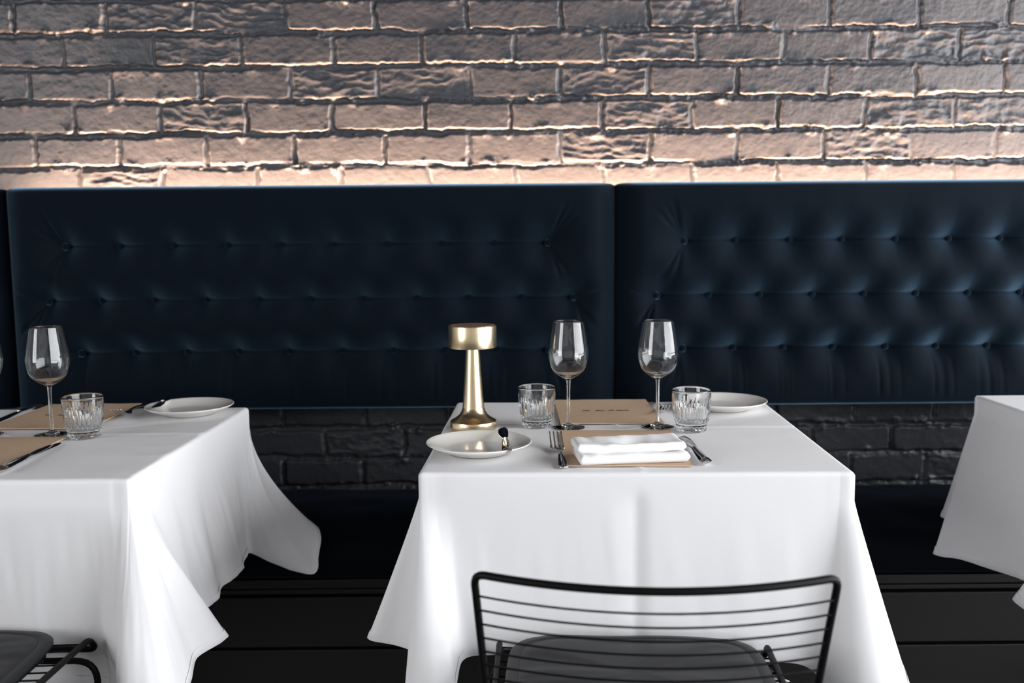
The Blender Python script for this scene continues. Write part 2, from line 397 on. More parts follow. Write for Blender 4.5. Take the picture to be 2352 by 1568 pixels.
# warm light strip tucked behind the top of the backrest
def led():
    root = thing('light_strip', 'warm glowing light strip hidden behind the top of the blue backrest', 'light', (.0, -.052, 1.150))
    MB().box((.27, 0, .004), (3.18, .04, .008)).build('channel', TIMBER, root, False)
    MB().box((.27, 0, .010), (3.16, .012, .004)).build('diffuser', emis('warm_diffuser', (1.0, .62, .38), 3.0), root, False)
    l = area('light_strip_lamp', (.27, -.033, 1.080), (PI, 0, 0), 3.16, .02, 136.0, (1.0, .62, .40)); l.parent = root; l.location = (.27, 0, .030)
led()

# ------------------------------------------------------------------ bench under the backrest
def bench():
    root = thing('banquette_bench', 'long dark blue upholstered bench seat on a black boarded base along the wall', 'bench', (.1, -.25, 0))
    L, yb, yf = 4.4, .235, -.25
    ns, npf = 260, 0
    prof = [(yb, .335), (yb, .40), (yb-.01, .435), (yb-.03, .447)] + [(yb-.05-(yb-.05-yf-.05)*t, .450+.008*math.sin(PI*t)) for t in np.linspace(0, 1, 16)] + \
           [(yf+.03, .447), (yf+.012, .437), (yf+.003, .42), (yf, .40), (yf, .367), (yf+.008, .358), (yf+.05, .356)]
    xs = np.linspace(-L/2, L/2, ns); P = np.array(prof); X = np.repeat(xs[:, None], len(P), 1); Y = np.repeat(P[None, :, 0], ns, 0); Z = np.repeat(P[None, :, 1], ns, 0)
    top = (Z > .44)
    Z = Z + top*(.006*fbm(X*3+9, Y*6, 3, 71) + .004*np.abs(fbm(X*9+Y*7, Y*5-X*3, 2, 72)))
    me = np_mesh('seat_cushion', np.stack([X, Y, Z], -1).reshape(-1, 3), grid_faces(ns, len(P))); me.materials.append(SEATV)
    link(bpy.data.objects.new('seat_cushion', me), root)
    MB().box((0, -.0, .17), (L, .44, .33)).build('carcass', TIMBER, root, False)
    MB().box((0, -.236, .3445), (L, .026, .022), .002).build('top_rail', TIMBER, root, False)
    for z, h in ((.3255, .012), (.252, .121), (.126, .118)): MB().box((0, -.236, z), (L, .024, h), .0025).build('front_board', TIMBER, root, False)
    MB().box((0, -.222, .033), (L, .012, .062)).build('kickboard', TIMBER, root, False)
bench()

# ------------------------------------------------------------------ tablecloths and tables
def cloth(label, corners, ctrl, z=.752, seed=1, crease=None, press=None, bow=None, top_wr=.0008, flap_wr=.0015):
    """ctrl: list of (tx,ty, hx,hy,hz): point of the table edge (world) and the hem point that hangs from it"""
    c = np.mean(np.array(corners), 0)
    A = np.array(ctrl, float); n = 620
    # dense samples: spread parameter by hem length
    H = np.asarray(A[:, 2:5]); seg = np.linalg.norm(np.roll(H, -1, 0)-H, axis=1); 
    dense = crom(A, 4000, True)
    hl = np.concatenate([[0], np.cumsum(np.linalg.norm(np.diff(dense[:, 2:5], axis=0), axis=1)+.35*np.linalg.norm(np.diff(dense[:, :2], axis=0), axis=1))])
    t = np.linspace(0, hl[-1], n, endpoint=False); D = np.stack([np.interp(t, hl, dense[:, k]) for k in range(5)], 1)
    # top edge: snap to the rounded rectangle given by the corners
    dl = np.concatenate([A, A[:1]]); tl_ = np.linspace(0, len(A), 4000, endpoint=False)
    T = np.stack([np.interp(t, hl, np.interp(tl_, np.arange(len(A)+1), dl[:, k])) for k in (0, 1)], 1); Hm = D[:, 2:5]
    nv = 46; rows = []
    out = Hm[:, :2]-T; on = out/np.maximum(np.linalg.norm(out, axis=1, keepdims=True), 1e-4)
    tn = np.zeros_like(T)
    for k in range(4):
        a_, b_ = np.array(corners[k]), np.array(corners[(k+1) % 4]); e_ = (b_-a_)/np.linalg.norm(b_-a_); n_ = np.array([e_[1], -e_[0]])
        if n_.dot((a_+b_)/2-c) < 0: n_ = -n_
        tn += np.exp(-(np.abs((T-a_)@n_)/.004)**2)[:, None]*n_
    tn /= np.maximum(np.linalg.norm(tn, axis=1, keepdims=True), 1e-6)
    lo = np.linalg.norm(out, axis=1, keepdims=True)
    nrm = tn + on*np.clip(lo/.05, 0, 1)*1.2*np.clip((on*tn).sum(1, keepdims=True)+.6, 0, 1); nrm /= np.linalg.norm(nrm, axis=1, keepdims=True)
    rings = [0, .12, .25, .38, .5, .6, .7, .78, .85, .9, .94, .97, .985, 1.0]
    for k in rings: p = c + (T-c)*k; rows.append(np.column_stack([p, np.full(n, z)]))
    # rounded table edge
    re = .008
    for a in (25, 50, 75, 90):
        a = math.radians(a); rows.append(np.column_stack([T + nrm*re*math.sin(a), np.full(n, z-re*(1-math.cos(a)))]))
    E0 = rows[-1]
    ex_ = np.full(n, 1.06)
    if bow is not None: ex_ += bow[1]*np.exp(-(np.linalg.norm(T-np.array(bow[0]), axis=1)/.06)**2)
    for k in range(1, nv+1):
        v = k/nv; p = E0 + (Hm-E0)*v
        ho = max(0, (v-.11)/.89)**ex_[:, None]; p[:, :2] = E0[:, :2] + (Hm[:, :2]-E0[:, :2])*ho
        rows.append(p)
    # hem turned under
    G = np.array(rows); m = len(rows)
    # wrinkles
    gx, gy = G[..., 0], G[..., 1]
    nt = len(rings)
    tw = top_wr*(fbm(gx*6+gy*9+seed, gy*22-gx*10, 3, seed*5) + .8*np.abs(fbm(gx*3+seed, gy*16+gx*7, 2, seed*5+2)))
    G[:nt, :, 2] += tw[:nt]*np.array([1 if r < .97 else .3 for r in rings])[:, None]
    if crease is not None:                      # pressed fold running across the top
        for (ax_, pos, hgt, wd) in crease:
            q = (gy if ax_ == 'y' else gx)[:nt]; G[:nt, :, 2] += hgt*np.exp(-np.abs(q-pos)/wd)
    s = np.linspace(0, hl[-1], n); vv = np.linspace(0, 1, nv)[:, None]
    ss = np.sin(s/hl[-1]*2*PI)*1.7; cc = np.cos(s/hl[-1]*2*PI)*1.7
    fl = flap_wr*(fbm(ss[None]*9+vv*1.2+seed, cc[None]*9+vv*.9, 3, seed*7+3))*sstep(0, .5, vv)
    G[-nv:, :, 0] += fl*nrm[None, :, 0]; G[-nv:, :, 1] += fl*nrm[None, :, 1]
    if press is not None:                       # pressed vertical fold in the front drop
        xc, dp, wl, wr = press; fr = np.abs(T[:, 1]-(corners[0][1]+(T[:, 0]-corners[0][0])*(corners[1][1]-corners[0][1])/(corners[1][0]-corners[0][0]))) < .004
        q = T[:, 0]-xc; vl = np.where(q < 0, np.clip(1+q/wl, 0, 1)**2, np.clip(1-q/wr, 0, 1)**2)*fr
        G[-nv:, :, 1] += dp*vl[None]*sstep(.02, .15, vv)
    V = G.reshape(-1, 3)
    i = np.arange(m-1)[:, None]*n; j = np.arange(n)[None, :]; j2 = (j+1) % n
    Fq = np.stack([i+j, i+j2, i+n+j2, i+n+j], -1).reshape(-1, 4)
    Fq = Fq[n:]                                    # drop the degenerate centre ring, close with a fan of triangles
    me = bpy.data.meshes.new('tablecloth')
    fan = [(n+int(k), n+int((k+1) % n), 0) for k in range(n)]
    me.from_pydata([tuple(v) for v in V], [], [tuple(map(int, q)) for q in Fq] + fan)
    bm = bmesh.new(); bm.from_mesh(me); loose = [v for v in bm.verts if not v.link_faces]; bmesh.ops.delete(bm, geom=loose, context='VERTS')
    bmesh.ops.remove_doubles(bm, verts=bm.verts, dist=2e-5); bmesh.ops.recalc_face_normals(bm, faces=bm.faces)
    bm.to_mesh(me); bm.free()
    me.polygons.foreach_set('use_smooth', np.ones(len(me.polygons), dtype=bool)); me.materials.append(CLOTH)
    o = link(bpy.data.objects.new('tablecloth', me)); tag(o, label, 'tablecloth', 'white tablecloths')
    md = o.modifiers.new('thickness', 'SOLIDIFY'); md.thickness = .0012; md.offset = -1
    # sewn hem: a doubled band along the bottom edge, a part of its own
    hb = []
    for k, q in ((-3, .0016), (-1, .0016)): hb.append(G[k] + np.column_stack([nrm*q, np.zeros(n)]))
    hb.append(G[-1] + np.array([0, 0, -.0012])); hb.append(G[-1] - np.column_stack([nrm*.0024, np.zeros(n)])); hb.append(G[-3] - np.column_stack([nrm*.0024, np.zeros(n)]))
    hb = np.array(hb); i = np.arange(4)[:, None]*n
    me2 = np_mesh('hem', hb.reshape(-1, 3), np.stack([i+j, i+j2, i+n+j2, i+n+j], -1).reshape(-1, 4)); me2.materials.append(CLOTH)
    link(bpy.data.objects.new('hem', me2), o)
    return o
def table(label, cx, cy, rz):
    t = thing('restaurant_table', label, 'table', (cx, cy, 0), rz, 'dining tables')
    MB().box((0, 0, .735), (.695, .635, .028), .006).build('tabletop', WOOD, t, True, 40)
    MB().lathe([(.0001, .72), (.06, .72), (.06, .70), (.032, .69), (.032, .04), (.05, .03), (.185, .018), (.19, .0), (.0001, 0)], 32).build('pedestal', STEEL_BLK, t, True, 40)
    return t
table('square pedestal table under the white cloth in the middle of the photo', .212, -.745, math.radians(-2))
table('square pedestal table under the white cloth at the left', -.99, -.765, 0)
table('square pedestal table under the white cloth at the right edge', 1.48, -.698, 0)

# centre cloth: corners FL, FR, BR, BL
FL, FR, BR, BL = (-.152, -1.068), (.560, -1.088), (.584, -.430), (-.125, -.408)
def L(a, b, t): return (a[0]+(b[0]-a[0])*t, a[1]+(b[1]-a[1])*t)
def E(p, hx, hy, hz): return (p[0], p[1], hx, hy, hz)
ctrl = [
    E(L(FL, FR, .50), .205, -1.076, .428), E(L(FL, FR, .30), .06, -1.068, .43), E(L(FL, FR, .14), -.035, -1.066, .43), E(L(FL, FR, .06), -.086, -1.068, .424),
    E(L(FL, FR, .025), -.098, -1.098, .400), E(L(FL, FR, .01), -.100, -1.140, .372), E(FL, -.128, -1.166, .352), E(FL, -.166, -1.160, .352), E(FL, -.186, -1.130, .372),
    E(L(FL, BL, .004), -.176, -1.082, .405), E(L(FL, BL, .008), -.172, -1.052, .425), E(L(FL, BL, .012), -.208, -1.028, .431), E(L(FL, BL, .02), -.256, -1.010, .433), E(L(FL, BL, .05), -.258, -.975, .43), E(L(FL, BL, .12), -.205, -.92, .43),
    E(L(FL, BL, .25), -.165, -.86, .43), E(L(FL, BL, .5), -.155, -.72, .44), E(L(FL, BL, .75), -.15, -.60, .455), E(L(FL, BL, .95), -.155, -.47, .468), E(BL, -.185, -.40, .470), E(BL, -.18, -.34, .470), E(BL, -.13, -.33, .470),
    E(L(BL, BR, .1), -.06, -.375, .470), E(L(BL, BR, .5), .23, -.39, .470), E(L(BL, BR, .9), .51, -.395, .470), E(BR, .60, -.355, .470), E(BR, .645, -.37, .470), E(BR, .65, -.43, .470),
    E(L(BR, FR, .1), .61, -.50, .466), E(L(BR, FR, .4), .60, -.70, .44), E(L(BR, FR, .75), .598, -.90, .43), E(L(BR, FR, .92), .625, -1.00, .42), E(L(BR, FR, .985), .668, -1.055, .40), E(FR, .662, -1.12, .372), E(FR, .620, -1.168, .355),
    E(FR, .568, -1.168, .352), E(L(FR, FL, .01), .530, -1.135, .375), E(L(FR, FL, .02), .512, -1.098, .402), E(L(FR, FL, .05), .485, -1.088, .418), E(L(FR, FL, .15), .43, -1.090, .424), E(L(FR, FL, .32), .33, -1.084, .427)]
cloth('white tablecloth on the middle table under the brass lamp', [FL, FR, BR, BL], ctrl, seed=2, crease=[('y', -.72, .0032, .005), ('x', .215, .0016, .006)], press=(.207, .0055, .05, .03), flap_wr=.001)
# left cloth
FLl, FRl, BRl, BLl = (-1.345, -1.092), (-.640, -1.092), (-.622, -.448), (-1.335, -.448)
ctrl = [
    E(L(FLl, FRl, .5), -.99, -1.030, .36), E(L(FLl, FRl, .75), -.83, -1.030, .365), E(L(FLl, FRl, .9), -.725, -1.030, .365), E(L(FLl, FRl, .955), -.698, -1.070, .362), E(L(FLl, FRl, .985), -.676, -1.115, .34),
    E(FRl, -.655, -1.168, .315), E(FRl, -.605, -1.182, .30), E(FRl, -.562, -1.150, .33), E(FRl, -.556, -1.085, .38), E(L(FRl, BRl, .008), -.560, -1.03, .41), E(L(FRl, BRl, .015), -.528, -.975, .420), E(L(FRl, BRl, .03), -.535, -.945, .42),
    E(L(FRl, BRl, .10), -.598, -.915, .428), E(L(FRl, BRl, .25), -.603, -.87, .43), E(L(FRl, BRl, .38), -.592, -.80, .43), E(L(FRl, BRl, .46), -.600, -.75, .432), E(L(FRl, BRl, .58), -.590, -.68, .433), E(L(FRl, BRl, .70), -.592, -.62, .433),
    E(L(FRl, BRl, .82), -.602, -.565, .435), E(L(FRl, BRl, .90), -.600, -.530, .432), E(L(FRl, BRl, .95), -.555, -.540, .415), E(L(FRl, BRl, .985), -.495, -.556, .398), E(BRl, -.448, -.558, .393), E(BRl, -.444, -.535, .425), E(BRl, -.452, -.49, .475), E(BRl, -.50, -.45, .475),
    E(L(BRl, BLl, .03), -.57, -.42, .475), E(L(BRl, BLl, .2), -.76, -.43, .472), E(L(BRl, BLl, .5), -.99, -.43, .47), E(L(BRl, BLl, .9), -1.28, -.43, .47), E(BLl, -1.37, -.39, .47), E(BLl, -1.40, -.44, .465),
    E(L(BLl, FLl, .1), -1.36, -.55, .45), E(L(BLl, FLl, .5), -1.36, -.77, .42), E(L(BLl, FLl, .9), -1.37, -1.0, .40), E(FLl, -1.44, -1.08, .36), E(FLl, -1.40, -1.16, .31), E(L(FLl, FRl, .05), -1.31, -1.11, .35), E(L(FLl, FRl, .25), -1.15, -1.105, .36)]
cloth('white tablecloth on the left table, its rear corner flaring over the bench', [FLl, FRl, BRl, BLl], ctrl, seed=5, crease=[('y', -.74, .0032, .005), ('y', -.93, .0009, .02)], top_wr=.0016, flap_wr=.005, bow=(BRl, .85))
# right cloth
FLr, FRr, BRr, BLr = (1.128, -1.02), (1.84, -1.02), (1.83, -.372), (1.122, -.372)
ctrl = [
    E(L(FLr, FRr, .5), 1.48, -1.035, .42), E(L(FLr, FRr, .15), 1.24, -1.035, .41), E(L(FLr, FRr, .03), 1.16, -1.035, .39), E(FLr, 1.13, -1.10, .34), E(FLr, 1.07, -1.09, .34), E(L(FLr, BLr, .02), 1.055, -1.03, .37), E(L(FLr, BLr, .06), 1.075, -.95, .39),
    E(L(FLr, BLr, .13), 1.030, -.905, .398), E(L(FLr, BLr, .19), .992, -.835, .414), E(L(FLr, BLr, .24), 1.000, -.800, .420), E(L(FLr, BLr, .29), 1.055, -.778, .428), E(L(FLr, BLr, .48), 1.045, -.735, .432), E(L(FLr, BLr, .7), 1.015, -.69, .434), E(L(FLr, BLr, .86), .975, -.625, .436), E(L(FLr, BLr, .95), .952, -.592, .430),
    E(BLr, .940, -.577, .430), E(BLr, .942, -.566, .431), E(BLr, .992, -.54, .440), E(BLr, 1.055, -.50, .466), E(BLr, 1.02, -.42, .472), E(L(BLr, BRr, .1), 1.16, -.355, .472), E(L(BLr, BRr, .5), 1.48, -.355, .472), E(L(BLr, BRr, .9), 1.80, -.35, .472), E(BRr, 1.89, -.36, .47), E(BRr, 1.88, -.45, .468),
    E(L(BRr, FRr, .2), 1.85, -.55, .45), E(L(BRr, FRr, .5), 1.855, -.70, .43), E(L(BRr, FRr, .9), 1.87, -.95, .41), E(FRr, 1.93, -1.03, .36), E(FRr, 1.87, -1.09, .35), E(L(FRr, FLr, .08), 1.78, -1.04, .40)]
cloth('bare white tablecloth cut off by the right edge of the photo', [FLr, FRr, BRr, BLr], ctrl, seed=9, flap_wr=.002)
ZT = .7535

# ------------------------------------------------------------------ table things
def copy_thing(o, loc, rz, label):
    c = o.copy(); COL.objects.link(c); c.location = loc; c.rotation_euler = (0, 0, rz); c['label'] = label
    for ch in o.children:
        d = ch.copy(); COL.objects.link(d); d.parent = c
        for g in ch.children: e = g.copy(); COL.objects.link(e); e.parent = d
    return c
def many(proto, spots):
    for i, (loc, rz, label) in enumerate(spots):
        if i == 0: proto.location = loc; proto.rotation_euler = (0, 0, rz); proto['label'] = label
        else: copy_thing(proto, loc, rz, label)

# table lamp
lamp = thing('table_lamp', 'brushed brass table lamp with drum shade standing by the left glass', 'lamp', (-.080, -.716, ZT))
MB().lathe([(.0001, 0), (.045, 0), (.0472, .0015), (.0476, .004), (.0476, .0145), (.0468, .0168), (.044, .0185), (.036, .023), (.029, .029), (.0245, .036), (.0222, .044)], 64).build('base', BRASS, lamp, True, 35)
MB().lathe([(.0222, .044), (.0208, .060), (.0188, .09), (.0162, .13), (.0138, .165), (.0128, .175)], 64).build('stem', BRASS, lamp)
sh = MB().lathe([(.0001, .176), (.040, .176), (.0455, .1755), (.0455, .1675), (.0483, .1675), (.0486, .169), (.0486, .2095), (.0480, .2115), (.0455, .2120)], 72).build('shade', BRASS, lamp, True, 35)
MB().lathe([(.0455, .2118), (.0452, .2126), (.035, .2128), (.015, .2128), (.0001, .2128)], 64).build('top_plate', BRASSTOP, lamp, True, 35)

# wine glasses: open shells that meet edge to edge
wg = thing('wine_glass', '', 'wine glass', (0, 0, 0), 0, 'wine glasses on the tables')
outer = crom([(.0050, .0985), (.0085, .1015), (.0195, .1075), (.0315, .1175), (.0392, .132), (.0418, .148), (.0410, .163), (.0385, .181), (.0350, .200), (.0318, .2180)], 46)
inner = crom([(.0308, .2180), (.0340, .200), (.0375, .181), (.0400, .163), (.0408, .148), (.0382, .1328), (.0305, .1188), (.0180, .1095), (.0065, .1062), (.0001, .1055)], 46)
rim = [(.0317, .2184), (.0313, .2186), (.0309, .2184)]
MB().lathe([tuple(p) for p in outer] + rim + [tuple(p) for p in inner], 72).build('bowl', GLASS, wg)
MB().lathe([(.0045, .0105), (.0040, .016), (.0037, .028), (.0036, .055), (.0038, .080), (.0043, .092), (.0050, .0985)], 32).build('stem', GLASS, wg)
MB().lathe([(.0001, .0012), (.015, .0010), (.030, .0002), (.0330, .0003), (.0338, .0009), (.0332, .0016), (.025, .0028), (.014, .0046), (.0085, .0066), (.0057, .0086), (.0045, .0105)], 64).build('foot', GLASS, wg)
many(wg, [((.114, -.716, ZT), 0, 'wine glass just right of the brass lamp, above the left tumbler'),
          ((.296, -.716, ZT), 0, 'wine glass standing beside the right tumbler on the middle table'),
          ((-.930, -.742, ZT), 0, 'wine glass beside the tumbler on the left table'),
          ((-1.066, -.740, ZT), 0, 'wine glass mostly cut off by the left edge of the photo')])

# cut tumblers
tb = thing('tumbler', '', 'tumbler', (0, 0, 0), 0, 'cut glass tumblers')
NF = 26
def flute(r, z, th):
    a = float(sstep(.020, .026, z)*(1-sstep(.040, .068, z)))
    if r < .025 or z > .0845: a = 0
    j = .5+.5*math.sin(int(th/(2*PI)*NF)*2.4+1)
    lim = float(1-sstep(.040+.022*j, .052+.022*j, z))
    g = abs(math.sin(th*NF/2))
    return r - .0030*a*lim*(1-g)**1.0
def flute_in(r, z, th): return r
po = [(.0318, .0170), (.0330, .0185), (.0346, .0205)] + [(.0350+.0045*t**.85, .022+.0575*t) for t in np.linspace(0, 1, 26)] + [(.0397, .0815), (.0396, .0832), (.0388, .0838), (.0379, .0830)]
pi_ = [(.0372-.0052*(t**1.2), .081-.0545*t) for t in np.linspace(0, 1, 20)] + [(.0300, .0225), (.0262, .0195), (.018, .0178), (.0001, .0172)]
body = MB(); body.lathe(po, NF*8, flute); body.lathe([(.0379, .0830)] + pi_, NF*8); body.build('body', GLASS, tb, True)
def bump(r, z, th): return r*(1-.035*float(.003 < z < .0125)*(.5+.5*math.cos(th*18))*math.sin(PI*min(1, max(0, (z-.002)/.011))))
MB().lathe([(.0001, .0042)] + [(r_, .0042+.0016*math.cos(r_*700)) for r_ in np.linspace(.004, .024, 18)] + [(.0262, .0015), (.0285, .0004), (.0302, .0010)] + [(.0312, z_) for z_ in np.linspace(.003, .0125, 8)] + [(.0318, .0140), (.0320, .0155), (.0318, .0170)], 144, bump).build('base', GLASS, tb)
many(tb, [((.050, -.700, ZT), .2, 'cut glass tumbler between the brass lamp and a wine glass'),
          ((.358, -.752, ZT), .9, 'cut glass tumbler in front of the far side plate on the middle table'),
          ((-.853, -.768, ZT), 1.7, 'cut glass tumbler on the left table')])

# side plates
pl = MB().lathe([(.0001, .0026), (.044, .0024), (.050, .0005), (.054, .0), (.057, .0008), (.060, .0035), (.075, .0085), (.088, .0135), (.0955, .0178), (.0966, .0192), (.0960, .0202), (.0945, .0200), (.088, .0172), (.074, .0118), (.062, .0078), (.054, .0062), (.0001, .0058)], 96).build('side_plate', PORC, None, True)
tag(pl, '', 'plate', 'cream side plates')
many(pl, [((-.062, -.925, ZT), 0, 'cream side plate in front of the brass lamp'),
          ((.475, -.515, ZT), 0, 'cream side plate at the far right corner of the middle table'),
          ((-.726, -.520, ZT), 0, 'cream side plate on the left table')])

# menus
def menu(label, cx, cy, rz, text, w=.216, d=.287, seed=1, curl=.0):
    n1, n2 = 18, 22; xs = np.linspace(-w/2, w/2, n1); ys = np.linspace(-d/2, d/2, n2); X, Y = np.meshgrid(xs, ys, indexing='ij')
    Z = .0012 + .0010*np.abs(fbm(X*9+seed, Y*7, 2, seed)) + curl*np.clip((X/w+.5)*.6+(Y/d+.5)*.6-.75, 0, 1)**2
    Vt = np.stack([X, Y, Z+.0012], -1).reshape(-1, 3); Vb = np.stack([X, Y, Z-.0008], -1).reshape(-1, 3)
    Fg = grid_faces(n1, n2); N = n1*n2; idx = np.arange(N).reshape(n1, n2); ring = np.concatenate([idx[:, 0], idx[-1, 1:], idx[-2::-1, -1], idx[0, -2:0:-1]])
    r2_ = np.roll(ring, -1); Fs = np.stack([ring, ring+N, r2_+N, r2_], -1)
    me = np_mesh('menu_card', np.concatenate([Vt, Vb]), np.concatenate([Fg, Fg[:, ::-1]+N, Fs]), False); me.materials.append(KRAFT)
    o = link(bpy.data.objects.new('menu_card', me)); o.location = (cx, cy, ZT+(.0012 if cx < -.5 else 0)); o.rotation_euler = (0, 0, rz); tag(o, label, 'menu', 'kraft paper menus')
    if text:
        cu = bpy.data.curves.new('lettering', 'FONT'); cu.body = text; cu.size = .0135; cu.align_x = 'CENTER'; cu.align_y = 'CENTER'; cu.extrude = .00005; cu.offset = .0005; cu.space_character = 1.12; cu.space_word = 1.5
        tmp = bpy.data.objects.new('tmp_text', cu); COL.objects.link(tmp)
        bpy.context.view_layer.update(); m2 = bpy.data.meshes.new_from_object(tmp.evaluated_get(bpy.context.evaluated_depsgraph_get())); bpy.data.objects.remove(tmp)
        m2.materials.clear(); m2.materials.append(INK)
        xx = [v.co.x for v in m2.vertices]; sc = .104/(max(xx)-min(xx))
        for v in m2.vertices: v.co.x *= sc
        t = link(bpy.data.objects.new('lettering', m2), o); t.location = (0, 0, .0033)
    return o
menu('kraft menu card with printed words, at the far side of the middle table', .207, -.546, PI-.0, 'GODS OF  THE   SEA', .216, .284, 3, .006)
menu('kraft menu card lying under the folded napkin', .200, -.905, -.03, None, .219, .292, 4)
menu('printed kraft menu card at the far side of the left table', -.985, -.55, PI, 'GODS OF  THE   SEA', .216, .284, 6)
menu('blank kraft menu card at the near side of the left table', -.990, -.925, 0, None, .216, .290, 8)

# folded napkin
def napkin():
    nx, ny = 60, 34; w, d = .19, .076
    mb = []
    Vs, Fs = [], []
    def slab(z0, z1, ox, seed, fr):
        off = len(Vs)
        pr = []                                   # closed cross-section in (y,z), front edge is a round fold
        for t in np.linspace(-PI/2, PI/2, 9): pr.append((-d/2+fr+.004*(1-math.cos(t)) - .0, (z0+z1)/2+(z1-z0)/2*math.sin(t), 1))
        pr = [(-d/2+fr - (z1-z0)*.45*math.cos(t), (z0+z1)/2+(z1-z0)/2*math.sin(t)) for t in np.linspace(-PI/2, PI/2, 11)]
        pr += [(-d/2+fr+(d-fr)*t, z1) for t in np.linspace(.05, .95, 14)]
        pr += [(d/2+(z1-z0)*.25*math.cos(t), (z0+z1)/2+(z1-z0)/2*math.sin(t)) for t in np.linspace(PI/2, -PI/2, 7)]
        pr += [(d/2-(d-fr)*t, z0) for t in np.linspace(.05, .95, 8)]
        k = len(pr); xs = np.linspace(-w/2, w/2, nx)
        for i, x in enumerate(xs):
            e = min(1, min(x+w/2, w/2-x)/.006); e = math.sqrt(max(0, 1-(1-e)**2))
            for y, z in pr:
                zz = z + (.0022*float(vnoise(x*22+seed, y*14, seed)) + .0012*float(vnoise(x*60, y*30, seed+3)))*sstep(.0, .012, z)
                if z >= z1-1e-6 and seed == 2: zz -= .015*math.exp(-((x-.012)/.026)**2-((y-.004)/.022)**2) + .004*math.exp(-((x-.075)/.02)**2-((y-.0)/.03)**2)
                zz = (z0+z1)/2 + (zz-(z0+z1)/2)*(.45+.55*e)
                xx = x + ox + .0025*float(vnoise(y*30+seed, z*60, seed+5))*(abs(x)/(w/2))**3 - .035*(y/d)*0
                Vs.append((xx, y, max(zz, .0)))
        for i in range(nx-1):
            for j in range(k): Fs.append((off+i*k+j, off+(i+1)*k+j, off+(i+1)*k+(j+1) % k, off+i*k+(j+1) % k))
        Fs.append(tuple(off+j for j in range(k))); Fs.append(tuple(off+(nx-1)*k+j for j in range(k))[::-1])
    slab(0, .018, .002, 1, .004); slab(.017, .034, -.004, 2, .016)
    me = np_mesh('napkin', Vs, Fs)
    bm = bmesh.new(); bm.from_mesh(me); bmesh.ops.recalc_face_normals(bm, faces=bm.faces); bm.to_mesh(me); bm.free()
    me.materials.append(NAPKINM)
    o = link(bpy.data.objects.new('napkin', me)); o.location = (.204, -1.004, ZT+.0028); o.rotation_euler = (0, 0, .10)
    tag(o, 'thick folded white napkin resting on the near kraft menu', 'napkin')
napkin()

# cutlery (local: handle end at y=0, tip towards +y)
def fork_mesh():
    mb = MB()
    ys = np.linspace(0, .138, 24)
    wv = np.interp(ys, [0, .004, .03, .07, .095, .108, .120, .130, .138], [.0065, .0098, .0082, .0044, .0030, .0036, .0085, .0118, .0124])
    zv = np.interp(ys, [0, .03, .07, .10, .118, .138], [.0022, .0035, .0072, .0080, .0050, .0048])
    tv = np.interp(ys, [0, .05, .10, .138], [.0024, .0022, .0020, .0010])
    mb.sweep([(0, y, z) for y, z in zip(ys, zv)], wv, tv, 12, 2.2)
    for k in range(4):
        x = (k-1.5)*.0073
        tip = [(x*(1-.02*t), .134+.058*t, .0046+.019*t**1.7) for t in np.linspace(0, 1, 10)]
        mb.sweep(tip, list(np.linspace(.0023, .0011, 10)), list(np.linspace(.0013, .0009, 10)), 8, 3)
    return mb
fk = fork_mesh().build('fork', CHROME, None, True); tag(fk, '', 'fork', 'steel forks')
many(fk, [((.086, -1.060, ZT+.0002), .03, 'polished steel fork left of the folded napkin'),
          ((.334, -.415, ZT+.0002), PI-.03, 'steel fork half hidden behind the right wine glass'),
          ((-.858, -.425, ZT+.0040), PI+.03, 'steel fork overlapping the menu edge beside the plate on the left table')])
def knife(name, cat, Lh, Lb, hw, bw, hollow, group):
    t = thing(name, '', cat, (0, 0, 0), 0, group)
    ys = np.linspace(0, Lh, 14)
    wv = np.interp(ys, [0, .004, .02, Lh*.6, Lh], [hw*.6, hw*1.05, hw, hw*.85, hw*.62]); tv = np.interp(ys, [0, .005, .02, Lh], [.003, .0058, .0060, .0042])
    MB().sweep([(0, y, .0061) for y in ys], wv, tv, 8, 1.5).build('handle', CHROME, t, True, 30)
    ys = np.linspace(Lh-.002, Lh+Lb, 22); u = (ys-Lh)/Lb
    half = bw/2*np.interp(u, [0, .06, .2, .5, .8, .93, 1.0], [.55, .62, .82, 1, .96, .62, .06]); cx = -.0006 + (bw/2*.35)*np.interp(u, [0, .5, .85, 1], [0, -.4, -.2, .9])
    zv = .0062 - .004*u
    MB().sweep([(x, y, z) for x, y, z in zip(cx, ys, zv)], half, np.interp(u, [0, .1, 1], [.0022, .0012, .0008]), 10, 2).build('blade', CHROME, t, True, 40)
    return t
kn = knife('dinner_knife', 'knife', .105, .125, .0105, .0215, True, 'steel dinner knives')
many(kn, [((.330, -1.045, ZT), -.0, 'steel dinner knife right of the folded napkin'),
          ((-.868, -1.062, ZT+.0006), .02, 'steel dinner knife lying along the near menu on the left table'),
          ((-1.112, -.412, ZT+.0006), PI, 'steel dinner knife along the left side of the far menu on the left table')])
bk = knife('butter_knife', 'butter knife', .072, .088, .0085, .019, False, 'butter knives on the side plates')
many(bk, [((-.010, -1.006, ZT+.0125), .05, 'small butter knife resting on the plate in front of the lamp'),
          ((-.803, -.425, ZT+.0125), PI+.12, 'small butter knife resting on the side plate of the left table')])
for o in bpy.data.objects:
    if o.name.startswith('butter_knife'): o.rotation_euler[0] = .085 if o.location.x > -.5 else .06

